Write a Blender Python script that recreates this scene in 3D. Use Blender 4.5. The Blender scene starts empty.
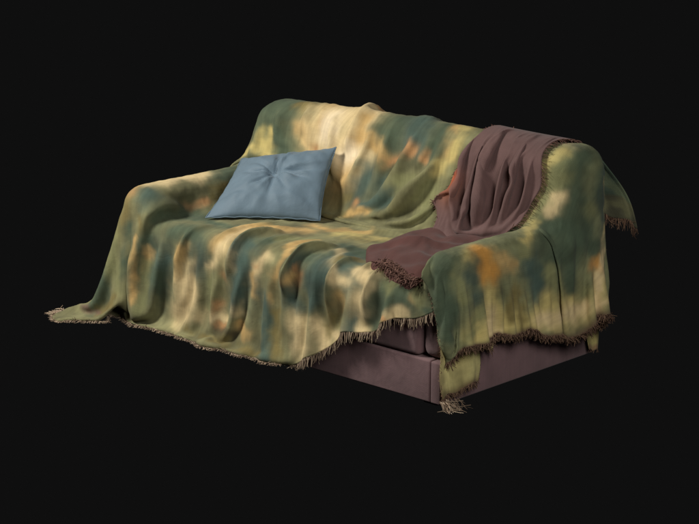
import bpy, math, random
import numpy as np
from mathutils import Vector, noise

# ------------------------------------------------------------------ camera, world, lamps, exposure
scn = bpy.context.scene
W, D, HA, HS, HB = 1.79, 0.95, 0.55, 0.43, 0.85
CAM = (6.3162, -5.2491, 2.3356); YAW = -0.7595; PIT = -0.2514; FOC = 1957.5
cam = bpy.data.objects.new('camera', bpy.data.cameras.new('camera'))
scn.collection.objects.link(cam); scn.camera = cam
cam.location = CAM
fw = Vector((math.sin(YAW)*math.cos(PIT), math.cos(YAW)*math.cos(PIT), math.sin(PIT)))
cam.rotation_euler = fw.to_track_quat('-Z', 'Y').to_euler()
cam.data.sensor_width = 36; cam.data.lens = FOC/699*36; cam.data.clip_end = 200

world = bpy.data.worlds.new('World'); scn.world = world; world.use_nodes = True
bg = world.node_tree.nodes['Background']
bg.inputs[0].default_value = (0.0048, 0.0048, 0.0048, 1); bg.inputs[1].default_value = 1.0

def lamp(name, loc, target, size, power, col):
    l = bpy.data.lights.new(name, 'AREA'); l.shape = 'DISK'; l.size = size; l.energy = power; l.color = col
    o = bpy.data.objects.new(name, l); scn.collection.objects.link(o); o.location = loc
    o.rotation_euler = (Vector(target)-Vector(loc)).to_track_quat('-Z', 'Y').to_euler()
lamp('key_lamp', (-1.3, -1.9, 3.3), (0.9, 0.4, 0.4), 0.9, 200, (1.0, 0.95, 0.88))
lamp('fill_lamp', (5.0, -1.6, 2.8), (1.2, 0.4, 0.4), 1.6, 98, (1.0, 0.96, 0.92))
scn.view_settings.view_transform = 'Standard'; scn.view_settings.look = 'None'
scn.view_settings.exposure = 0; scn.view_settings.gamma = 1

rnd = random.Random(7); rng = np.random.default_rng(7)

# ------------------------------------------------------------------ body of the sofa as a distance field (the cloth drapes over it)
def sstep(a, b, x):
    u = np.clip((x-a)/(b-a), 0, 1); return u*u*(3-2*u)
def rbox(P, lo, hi, r):
    lo = np.array(lo); hi = np.array(hi); c = (lo+hi)/2; h = (hi-lo)/2-r
    q = np.abs(P-c)-h
    return np.linalg.norm(np.maximum(q, 0), axis=-1)+np.minimum(q.max(-1), 0)-r
def smin(a, b, k):
    h = np.clip(0.5+0.5*(b-a)/k, 0, 1)
    return b*(1-h)+a*h-k*h*(1-h)
BA = math.atan2(0.20, 0.42)        # lean of the backrest
def sofa_sdf(P):
    x, y, z = P[..., 0], P[..., 1], P[..., 2]
    seat = rbox(P, (0.0, 0.0, -0.3), (W, D, HS), 0.05)
    pz = z-0.018*np.maximum(0, 1-((x-W*.5)/(W*.42))**2)*np.maximum(0, 1-((y-.3)/.32)**2)
    Q = np.stack([x, y, pz], -1)
    seat = rbox(Q, (0.0, 0.0, -0.3), (W, D, HS), 0.055)
    la = rbox(P, (-.01, -.01, -0.3), (0.17, D-.1, HA+.018), 0.075)
    ra = rbox(P, (W-.11, 0.025, -0.3), (W, D-.1, HA), 0.05)
    # backrest leaning about its foot at y=.56
    yy = y-0.57; zz = z-0.43
    yr = yy*math.cos(BA)-zz*math.sin(BA); zr = yy*math.sin(BA)+zz*math.cos(BA)
    yr = yr+0.012*np.cos((x-W*.5)*math.pi*2/ W)
    zr = zr-0.040-0.012*np.sin(x/W*math.pi)+0.012*sstep(1.3, 1.7, x)
    B = np.stack([x-.085*sstep(.48, .92, z)*(1-x/W), yr, zr], -1)
    back = rbox(B, (0.0, 0.0, -0.5), (W, 0.2, 0.455), 0.07)
    bb = rbox(np.stack([B[..., 0], y, z], -1), (0.0, 0.72, -0.3), (W, D, 0.835), 0.06)
    back = smin(back, bb, 0.03)
    d = smin(np.minimum(la, ra), seat, 0.05)
    return smin(d, back, 0.05)
GS = 0.02; G0 = np.array([-0.8, -0.7, -0.1]); GN = (170, 125, 60)
_ax = [G0[i]+GS*np.arange(GN[i]) for i in range(3)]
_G = np.stack(np.meshgrid(*_ax, indexing='ij'), -1)
_S0 = sofa_sdf(_G)
FLD = None
def capsule(P, a, b, ra, rb):
    a = np.array(a); ab = np.array(b)-a
    t = np.clip(((P-a)@ab)/(ab@ab), 0, 1)
    return np.linalg.norm(P-(a+t[..., None]*ab), axis=-1)-(ra+(rb-ra)*t)
def set_field(caps=(), k=.03):
    # caps: stiff inner pleats that hold the loose cloth out while it is draped
    global FLD
    S = _S0
    for c in caps: S = smin(S, capsule(_G, *c), k)
    g = np.stack(np.gradient(S, GS), -1)
    g /= np.maximum(np.linalg.norm(g, axis=-1, keepdims=True), 1e-6)
    FLD = np.concatenate([S[..., None], g], -1).astype(np.float32)
def field(P):
    q = (P-G0)/GS
    q = np.clip(q, 0.001, np.array(GN)-1.002); i = q.astype(np.int32); f = (q-i).astype(np.float32)
    out = 0
    F = FLD.reshape(-1, 4); base = (i[:, 0]*GN[1]+i[:, 1])*GN[2]+i[:, 2]
    for a in (0, 1):
        wa = f[:, 0] if a else 1-f[:, 0]
        for b in (0, 1):
            wb = wa*(f[:, 1] if b else 1-f[:, 1])
            for c in (0, 1):
                wc = wb*(f[:, 2] if c else 1-f[:, 2])
                out = out+F[base+(a*GN[1]+b)*GN[2]+c]*wc[:, None]
    n = out[:, 1:]; n /= np.maximum(np.linalg.norm(n, axis=1, keepdims=True), 1e-6)
    return out[:, 0], n

# ------------------------------------------------------------------ a small cloth solver (positions based, grid sheet)
def drape(P, R, off, iters, grav=0.0005, fric=0.5, bend=(0.25, 0.12), pins=None, floor=0.006, damp=0.93, tuck=0.0, extra=None):
    """P (m,n,3) start, R (m,n,2) flat rest layout"""
    P = P.astype(np.float64).copy(); V = np.zeros_like(P)
    m, n = P.shape[:2]
    cons = []
    def add(di, dj, k):
        A = (slice(0, m-di), slice(0, n-dj) if dj >= 0 else slice(-dj, n))
        B = (slice(di, m), slice(dj, n) if dj >= 0 else slice(0, n+dj))
        L = np.linalg.norm(R[A]-R[B], axis=-1)
        return A, B, L, k
    def split(di, dj, k):
        A, B, L, k = add(di, dj, k)
        # parity slices along the main step
        st = 2*(di if di else 1)*1
        if di:
            for o in range(0, 2*di, di):
                for q in range(di):
                    s0 = o+q
                    ii = np.arange(s0, m-di, 2*di)
                    if len(ii):
                        a = (slice(s0, m-di, 2*di), A[1]); b = (slice(s0+di, m, 2*di), B[1])
                        cons.append((a, b, L[slice(s0, None, 2*di)], k))
        else:
            for s0 in range(2*dj):
                if s0 < n-dj:
                    a = (slice(None), slice(s0, n-dj, 2*dj)); b = (slice(None), slice(s0+dj, n, 2*dj))
                    cons.append((a, b, L[:, slice(s0, None, 2*dj)], k))
    split(1, 0, 1.0); split(0, 1, 1.0)
    split(1, 1, 0.45); split(1, -1, 0.45)
    split(2, 0, bend[0]); split(0, 2, bend[0])
    if bend[1]:
        split(4, 0, bend[1]); split(0, 4, bend[1])
    fricv = np.broadcast_to(np.asarray(fric, float), (m, n)).reshape(-1)
    offv = np.broadcast_to(np.asarray(off, float), (m, n)).reshape(-1)
    for it in range(iters+14):
        if it >= iters: grav = 0.0; V *= .3
        old = P.copy()
        V *= damp
        V[..., 2] -= grav
        if extra is not None: V += extra(P, it, iters)
        vn = np.linalg.norm(V, axis=-1, keepdims=True); V *= np.minimum(1, 0.02/np.maximum(vn, 1e-9))
        P += V
        for rep in range(3):
            for a, b, L, k in cons:
                d = P[b]-P[a]
                l = np.sqrt(np.einsum('ijk,ijk->ij', d, d))+1e-9
                if k < 0.4:     # bending: only pushes folds open
                    c = np.minimum(l-L, 0)
                else: c = l-L
                d *= (0.5*k*c/l)[..., None]
                P[a] += d; P[b] -= d
        Q = P.reshape(-1, 3)
        dist, nr = field(Q)
        pen = offv-dist
        hit = pen > 0
        Q[hit] += nr[hit]*pen[hit, None]
        mv = Q-old.reshape(-1, 3)
        mv_n = (mv*nr).sum(1, keepdims=True)*nr
        tang = mv-mv_n
        touch = pen > -0.002
        Q[touch] -= tang[touch]*fricv[touch, None]
        fl = Q[:, 2] < floor
        if fl.any():
            Q[fl, 2] = floor
            mv = Q[fl]-old.reshape(-1, 3)[fl]; mv[:, 2] = 0
            Q[fl] -= mv*0.75
        P = Q.reshape(m, n, 3)
        if pins is not None:
            msk, tgt, st = pins
            P[msk] += (tgt[msk]-P[msk])*st
        V = P-old
    return P

# profile of the sofa in (y, z), t measured from the top of the back: negative behind, positive to the front
def profile(arm):
    top = np.array([[D+.02, -.6], [D+.02, .80], [.93, .845], [.87, .865]])
    if arm: f = np.array([[.87, .865], [.78, .86], [.745, .81], [.625, HA+.03], [.60, HA+.01], [0.03, HA+.01], [-.02, HA-.03], [-.02, -1.0]])
    else:   f = np.array([[.87, .865], [.78, .86], [.745, .81], [.585, HS+.04], [.56, HS+.015], [0.03, HS+.015], [-.02, HS-.03], [-.02, -1.0]])
    return top, f
def prof_eval(t, arm):
    top, f = profile(arm)
    lt = np.concatenate([[0], np.cumsum(np.linalg.norm(np.diff(top[::-1], axis=0), axis=1))])
    lf = np.concatenate([[0], np.cumsum(np.linalg.norm(np.diff(f, axis=0), axis=1))])
    y = np.where(t < 0, np.interp(-t, lt, top[::-1, 0]), np.interp(t, lf, f[:, 0]))
    z = np.where(t < 0, np.interp(-t, lt, top[::-1, 1]), np.interp(t, lf, f[:, 1]))
    return y, z
def TF(arm):       # t of the front top edge
    _, f = profile(arm); return np.linalg.norm(np.diff(f[:6], axis=0), axis=1).sum()

def start_sheet(x, t, side_l=True, side_r=False, flare=0.5):
    """x: position across (outside 0..W means hanging down the side), t: along the profile."""
    wl = 1-sstep(.15, .22, x); wr = sstep(W-.15, W-.10, x); w = np.maximum(wl, wr)
    ya, za = prof_eval(t, True); ys, zs = prof_eval(t, False)
    y = ys*(1-w)+ya*w; z = zs*(1-w)+za*w
    a = np.maximum(-x, 0)+np.maximum(x-W, 0)
    sg = np.where(x < 0, -1, 1)
    X = np.clip(x, -.02, W+.02)
    b = np.maximum(t-TF(True), 0)*(a > 0)
    m_ = np.minimum(a, b); M_ = np.maximum(a, b)
    # the corner falls as a cone
    r = np.sqrt(a*a+b*b)
    th = np.arctan2(b, a+1e-9)
    dropc = np.maximum(r-flare*m_, 0)
    b2 = np.maximum(-t-.12, 0)*(a > 0); m2 = np.minimum(a, b2); r2 = np.sqrt(a*a+b2*b2); th2 = np.arctan2(b2, a+1e-9)
    X = np.where(a > 0, X+sg*(flare*m_*np.cos(th)*1.0), X)
    y = np.where((a > 0) & (b > 0), -0.02-flare*m_*np.sin(th), y)
    z = np.where((a > 0) & (b > 0), HA-dropc, z-a*(b <= 0))
    X = np.where((a > 0) & (b2 > 0), X+sg*flare*m2*np.cos(th2), X)
    y = np.where((a > 0) & (b2 > 0), D+.02+flare*m2*np.sin(th2), y)
    z = np.where((a > 0) & (b2 > 0), .80-np.maximum(r2-flare*m2, 0), z)
    over = np.maximum(0.006-z, 0)       # what would be below the floor goes outward
    frontish = (t > TF(False)) & ((a <= 0) | (b > a))
    X = np.where((over > 0) & ~frontish, X+sg*over, X)
    y = np.where((over > 0) & frontish, y-over, y)
    z = np.maximum(z, 0.006+0.001*rng.random(z.shape))
    return np.stack([X, y, z], -1)

# ------------------------------------------------------------------ helpers for objects
def newobj(name, mesh, mat, parent=None):
    o = bpy.data.objects.new(name, mesh); scn.collection.objects.link(o)
    if mat: mesh.materials.append(mat)
    if parent: o.parent = parent
    return o
def empty(name, loc, label, cat):
    o = bpy.data.objects.new(name, None); scn.collection.objects.link(o); o.location = loc
    o['label'] = label; o['category'] = cat
    return o
def grid_mesh(name, P, UV, flip=False):
    m, n = P.shape[:2]
    idx = np.arange(m*n).reshape(m, n)
    f = np.stack([idx[:-1, :-1], idx[1:, :-1], idx[1:, 1:], idx[:-1, 1:]], -1).reshape(-1, 4)
    if flip: f = f[:, ::-1]
    me = bpy.data.meshes.new(name)
    me.from_pydata(P.reshape(-1, 3).tolist(), [], f.tolist())
    me.polygons.foreach_set('use_smooth', [True]*len(me.polygons))
    uv = me.uv_layers.new(name='UVMap')
    li = np.empty(len(me.loops), np.int32); me.loops.foreach_get('vertex_index', li)
    uv.data.foreach_set('uv', UV.reshape(-1, 2)[li].astype(np.float32).ravel())
    return me
def smooth_grid(P, k, keep_edge=True):
    for _ in range(k):
        Q = P.copy()
        Q[1:-1] = P[1:-1]*.5+(P[:-2]+P[2:])*.25
        P = Q.copy()
        P[:, 1:-1] = Q[:, 1:-1]*.5+(Q[:, :-2]+Q[:, 2:])*.25
    return P

def upsample(A):
    """twice as fine, cubic along both directions"""
    for ax in (0, 1):
        A = np.moveaxis(A, ax, 0); n = A.shape[0]
        E = np.concatenate([2*A[:1]-A[1:2], A, 2*A[-1:]-A[-2:-1]])
        mid = (-E[:-3]+9*E[1:-2]+9*E[2:-1]-E[3:])/16
        out = np.empty((2*n-1,)+A.shape[1:]); out[0::2] = A; out[1::2] = mid
        A = np.moveaxis(out, 0, ax)
    return A
# ------------------------------------------------------------------ sheets of the patterned blanket
def poly_dist(P, pts):
    """distance from points (N,3) to a polyline and the fraction along it"""
    pts = np.asarray(pts, float)
    if len(pts) == 1: return np.linalg.norm(P-pts[0], axis=1), np.zeros(len(P))
    L = np.linalg.norm(np.diff(pts, axis=0), axis=1); cum = np.concatenate([[0], np.cumsum(L)])
    best = np.full(len(P), 1e9); fr = np.zeros(len(P))
    for i in range(len(pts)-1):
        a = pts[i]; ab = pts[i+1]-a
        t = np.clip(((P-a)@ab)/(ab@ab+1e-12), 0, 1)
        d = np.linalg.norm(P-(a+t[:, None]*ab), axis=1)
        k = d < best; best[k] = d[k]; fr[k] = (cum[i]+t[k]*L[i])/cum[-1]
    return best, fr
def curve(pts, n=24):
    """Catmull-Rom through the points"""
    pts = np.asarray(pts, float)
    if len(pts) < 3: return pts
    Q = np.vstack([2*pts[0]-pts[1], pts, 2*pts[-1]-pts[-2]]); out = []
    for i in range(1, len(Q)-2):
        for u in np.linspace(0, 1, max(3, n//(len(pts)-1)), endpoint=False):
            a, b, c, d = Q[i-1:i+3]
            out.append(.5*((2*b)+(c-a)*u+(2*a-5*b+4*c-d)*u*u+(3*b-a-3*c+d)*u**3))
    out.append(pts[-1]); return np.array(out)
def normals(P):
    du = np.gradient(P, axis=0); dv = np.gradient(P, axis=1)
    n = np.cross(du, dv); n /= np.maximum(np.linalg.norm(n, axis=-1, keepdims=True), 1e-9)
    return n
def seed_folds(P, folds, scale=1.0, wide=1.25):
    m, n = P.shape[:2]; N = normals(P)
    if (N[m//2, n//2]@np.array([.3, -.6, .6])) < 0: N = -N
    q = P.reshape(-1, 3); disp = np.zeros(len(q))
    for pts, h, w in folds:
        d, f = poly_dist(q, curve(pts))
        e_ = .5 if pts[-1][2] < .44 else 0.0; taper = sstep(0, .28, f)*(e_+(1-e_)*sstep(0, .35, 1-f))*1.1 if len(pts) > 2 or pts[0][2] > .8 else 1
        u = d/(w*wide)
        g = np.exp(-u*u)-(.42*np.exp(-((u-1.75)/.65)**2) if h > 0 else 0)
        disp += h*1.5*scale*taper*g
    return P+N*disp.reshape(m, n, 1)
def metric(P):
    """rest layout is needed as lengths; keep the 3D design itself as the layout"""
    return P

STEP = .015
def sheet(sv, t0, t1, n, **kw):
    m = len(sv); S = np.repeat(sv[:, None], n, 1)
    a = t0 if np.ndim(t0) else np.full(m, t0); b = t1 if np.ndim(t1) else np.full(m, t1)
    T = a[:, None]+(b-a)[:, None]*np.linspace(0, 1, n)[None]
    return S, T

def build_main(folds, iters=(110, 80)):
    s = np.arange(-.47, W+.012, STEP)
    TFm = TF(True)
    t_end = TFm+np.interp(s, [-.47, -.3, 0, .3, .80, .95, 1.13, 1.3, W-.15, W], [.14, .34, .55, .555, .54, .455, .365, .28, .18, .135])+.008*np.sin(s*23)
    S, T = sheet(s, -.14, t_end, 128)
    P = start_sheet(S, T, flare=.62)
    set_field([((.03, .03, .42), (-.085, -.06, -.03), .05, .035), ((.08, .0, .38), (.02, -.10, -.02), .02, .025), ((.02, .3, .42), (-.07, .25, 0), .03, .03)])
    R = np.stack([S*1.02, T*1.01], -1)
    lift = .012+.0*S
    P = drape(P, R, .012, iters[0], fric=np.where(S < .0, .2, .75), floor=.008)
    if folds:
        P1 = seed_folds(P, folds, 1.12, 1.40)
        # small irregular folds: upright on the front, slanting on the backrest
        q = P.reshape(-1, 3); st = np.array([noise.fractal(Vector((x*11+(z-.45)*1.5*(y < .05), y*(2.5 if y < .45 else 6)+x*(4 if z > .5 else 0), z*2.2)), 1, 2, 3) for x, y, z in q])
        Nn = normals(P); Nn = -Nn if (Nn[P.shape[0]//2, P.shape[1]//2]@np.array([.3, -.6, .6])) < 0 else Nn
        P1 = P1+Nn*(st.reshape(S.shape)*.004)[..., None]
        P1 = smooth_grid(P1, 1)
        P = drape(P1, P1*1.004, .012, iters[1], fric=np.where(S < .0, .5, .88), grav=.0003, bend=(.07, .0), floor=.008)
    P = smooth_grid(P, 1)
    # lies flat where other cloth rests on it
    x, y = P[..., 0], P[..., 1]
    w = sstep(1.14, 1.30, x)*sstep(.04, .16, y)
    set_field()
    d, nr = field(P.reshape(-1, 3)); d = d.reshape(S.shape); nr = nr.reshape(P.shape)
    P = P-nr*((d-.011)*w)[..., None]
    return P, np.stack([S, T], -1)

def build_arm(folds, iters=(110, 80)):
    TFm = TF(True)
    n = 130; tt = np.linspace(-.18, TFm+.085, n); m = 64
    s0 = np.interp(tt, [-.18, .22, .46, .62, TFm], [1.46, 1.48, W-.17, W-.12, W-.07])
    a1 = np.interp(tt, [-.18, -.12, -.02, .06, .30, .45, .6, TFm-.30, TFm-.1, TFm+.1], [.36, .44, .45, .37, .28, .21, .15, .155, .155, .15])+.007*np.sin(tt*31)
    u = np.linspace(0, 1, m)[:, None]
    S = s0[None]+(W+a1-s0)[None]*u
    T = np.repeat(tt[None], m, 0)
    P = start_sheet(S, T, flare=.5)
    set_field()
    R = np.stack([S*1.02, T*1.01], -1)
    offa = .021+.026*sstep(W-.18, W+.02, S)*(1-sstep(.10, .45, T))
    pm = np.zeros(S.shape, bool); pm[:2, tt > .66] = True; tip = np.array((1.925, 1.04, .525)); T0 = P.copy()
    pin = (pm, T0, .4)
    P = drape(P, R, offa, iters[0], fric=.8, pins=pin)
    if folds:
        P1 = seed_folds(P, folds)
        P = drape(P1, P1*1.004, offa, iters[1], fric=.9, grav=.0003, bend=(.08, .0), pins=(pm, P.copy(), .6))
    under = 1-sstep(1.60, 1.68, P[..., 0])     # the part the throw lies on hugs the backrest
    set_field(); d, nr = field(P.reshape(-1, 3)); P = P-nr.reshape(P.shape)*((d.reshape(S.shape)-.019)*under)[..., None]
    # calm the knot where arm and backrest meet
    wgt = np.exp(-(np.linalg.norm(P-np.array([W-.17, .62, .62]), axis=-1)/.17)**2)[..., None]
    for _ in range(30): P = P*(1-wgt)+smooth_grid(P, 1)*wgt
    wgt = np.exp(-(np.linalg.norm(P-np.array([W+.03, .80, .53]), axis=-1)/.14)**2)[..., None]
    for _ in range(14): P = P*(1-wgt)+smooth_grid(P, 1)*wgt
    set_field(); d, nr = field(P.reshape(-1, 3)); pen = np.maximum(.019-d, 0); P = P+(nr*pen[:, None]).reshape(P.shape)
    return P, np.stack([S, T], -1)

def build_throw(folds, iters=(60, 60)):
    n = 90; m = 60
    v = np.linspace(-.30, .555, n)        # along: behind the back, over the top, down to the seat
    u = np.linspace(0, 1, m)[:, None]
    xl = np.interp(v, [-.3, 0, .12, .27, .45, .60], [1.40, 1.39, 1.31, 1.205, 1.25, 1.28])
    xr = np.interp(v, [-.3, 0, .12, .3, .45, .60], [1.71, 1.71, 1.70, 1.66, 1.62, 1.60])
    S = xl[None]+(xr-xl)[None]*u; T = np.repeat(v[None], m, 0)
    set_field()
    y, z = prof_eval(T, False)
    P = np.stack([S, y, z], -1)
    R = np.stack([S*1.02, T*1.0], -1)
    P = drape(P, R, .040-.016*sstep(.36, .5, T), 60, fric=.7)
    if folds:
        P1 = seed_folds(P, folds, 1.12)
        P = drape(P1, P1*1.002, .040-.016*sstep(.36, .5, T), iters[1], fric=.85, grav=.0003, bend=(.1, 0))
    return P, np.stack([S, T], -1)

FOLDS_M = [
    ([(1.11, 0.29, 0.46), (1.06, 0.14, 0.47), (1.02, 0.02, 0.45), (0.99, -0.05, 0.38), (0.96, -0.06, 0.19), (0.93, -0.07, 0.06)], 0.048, 0.032),
    ([(0.84, 0.32, 0.47), (0.73, 0.16, 0.47), (0.71, 0.00, 0.45), (0.65, -0.05, 0.36), (0.58, -0.03, 0.21), (0.61, -0.10, 0.05)], 0.046, 0.032),
    ([(1.29, 0.34, 0.45), (1.27, 0.13, 0.46), (1.27, -0.01, 0.43), (1.23, -0.04, 0.32), (1.19, -0.04, 0.10)], 0.038, 0.03),
    ([(1.40, 0.30, 0.45), (1.46, 0.07, 0.45), (1.44, -0.03, 0.39), (1.38, -0.03, 0.20)], 0.034, 0.028),
    ([(0.20, 0.33, 0.49), (0.20, 0.05, 0.50), (0.14, -0.05, 0.43), (0.13, -0.08, 0.29), (0.09, -0.04, 0.08)], 0.04, 0.024),
    ([(0.20, 0.27, 0.49), (0.19, 0.03, 0.46), (0.15, -0.03, 0.39), (0.16, -0.04, 0.11)], -0.034, 0.024),
    ([(0.46, 0.16, 0.45), (0.41, 0.01, 0.43), (0.32, -0.01, 0.31), (0.33, -0.05, 0.08)], 0.026, 0.03),
    ([(0.56, 0.51, 0.45), (0.52, 0.25, 0.46), (0.41, 0.07, 0.45)], 0.014, 0.025),
    ([(0.22, 0.84, 0.87), (0.42, 0.71, 0.80), (0.53, 0.66, 0.66)], 0.022, 0.018),
    ([(0.12, 0.82, 0.86), (0.27, 0.70, 0.78), (0.33, 0.67, 0.66)], 0.024, 0.018),
    ([(0.68, 0.83, 0.88), (0.69, 0.69, 0.78), (0.60, 0.62, 0.58)], 0.034, 0.024),
    ([(0.97, 0.78, 0.88), (0.87, 0.69, 0.75), (0.75, 0.60, 0.54)], 0.03, 0.02),
    ([(1.18, 0.78, 0.87), (1.08, 0.69, 0.75), (0.94, 0.61, 0.59), (0.83, 0.50, 0.52)], 0.036, 0.022),
    ([(1.20, 0.70, 0.76), (1.10, 0.63, 0.61), (0.92, 0.57, 0.50)], 0.026, 0.02),
    ([(0.73, 0.58, 0.51), (1.01, 0.52, 0.51), (1.23, 0.58, 0.50)], 0.014, 0.022),
    ([(0.14, 0.69, 0.74), (0.12, 0.65, 0.65)], 0.014, 0.02),
    ([(0.89, 0.35, 0.48), (1.10, 0.43, 0.46), (1.28, 0.51, 0.45)], 0.016, 0.02),
    ([(0.82, 0.61, 0.56), (1.01, 0.65, 0.65), (1.15, 0.67, 0.70)], -0.014, 0.022),
    ([(.66, .95, .85), (.66, .85, .89), (.70, .76, .80)], .030, .060), ([(1.02, .95, .85), (1.0, .86, .89), (.96, .76, .78)], .020, .050),
    ([(.30, .95, .85), (.30, .85, .89), (.34, .76, .80)], -.012, .050),
]
FOLDS_A = [
    ([(1.68, 0.60, 0.58), (1.79, 0.68, 0.64), (1.84, 0.84, 0.57), (1.86, 0.91, 0.45)], 0.026, 0.024),
    ([(1.76, 0.38, 0.57), (1.75, 0.61, 0.58), (1.84, 0.71, 0.57), (1.85, 0.85, 0.48), (1.85, 0.91, 0.35)], -0.02, 0.02),
    ([(1.79, 0.23, 0.55), (1.79, 0.46, 0.54), (1.82, 0.64, 0.49), (1.84, 0.72, 0.28)], 0.02, 0.028),
    ([(1.81, 0.45, 0.48), (1.84, 0.43, 0.34), (1.85, 0.42, 0.18)], -0.022, 0.018),
    ([(1.81, 0.36, 0.49), (1.84, 0.32, 0.36), (1.83, 0.34, 0.18)], 0.018, 0.022),
    ([(1.79, 0.05, 0.55), (1.82, 0.00, 0.42), (1.81, 0.01, 0.24)], 0.018, 0.022),
    ([(1.81, 0.15, 0.52), (1.82, 0.14, 0.39), (1.83, 0.14, 0.22)], -0.014, 0.022),
    ([(1.82, 0.58, 0.45), (1.85, 0.57, 0.31), (1.85, 0.59, 0.14)], 0.014, 0.02),
    ([(1.81, 0.87, 0.81), (1.83, 0.84, 0.66), (1.84, 0.84, 0.54)], -0.012, 0.022),
    ([(1.79, 0.80, 0.84), (1.77, 0.70, 0.71), (1.71, 0.63, 0.61)], 0.016, 0.024),
    ([(1.85, 0.91, 0.41), (1.86, 0.91, 0.28), (1.86, 0.92, 0.21)], 0.014, 0.018),
]
FOLDS_B = [
    ([(1.43, 0.85, 0.89), (1.47, 0.70, 0.83), (1.47, 0.65, 0.70), (1.52, 0.58, 0.52)], 0.05, 0.034),
    ([(1.35, 0.79, 0.89), (1.36, 0.66, 0.78), (1.34, 0.63, 0.64), (1.41, 0.53, 0.50)], 0.042, 0.026),
    ([(1.51, 0.91, 0.87), (1.60, 0.69, 0.81), (1.59, 0.64, 0.66), (1.63, 0.55, 0.55)], 0.04, 0.03),
    ([(1.71, 0.81, 0.88), (1.71, 0.69, 0.79), (1.66, 0.65, 0.64)], 0.022, 0.018),
    ([(1.30, 0.70, 0.83), (1.25, 0.66, 0.70), (1.34, 0.50, 0.50)], 0.02, 0.02),
]
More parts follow.
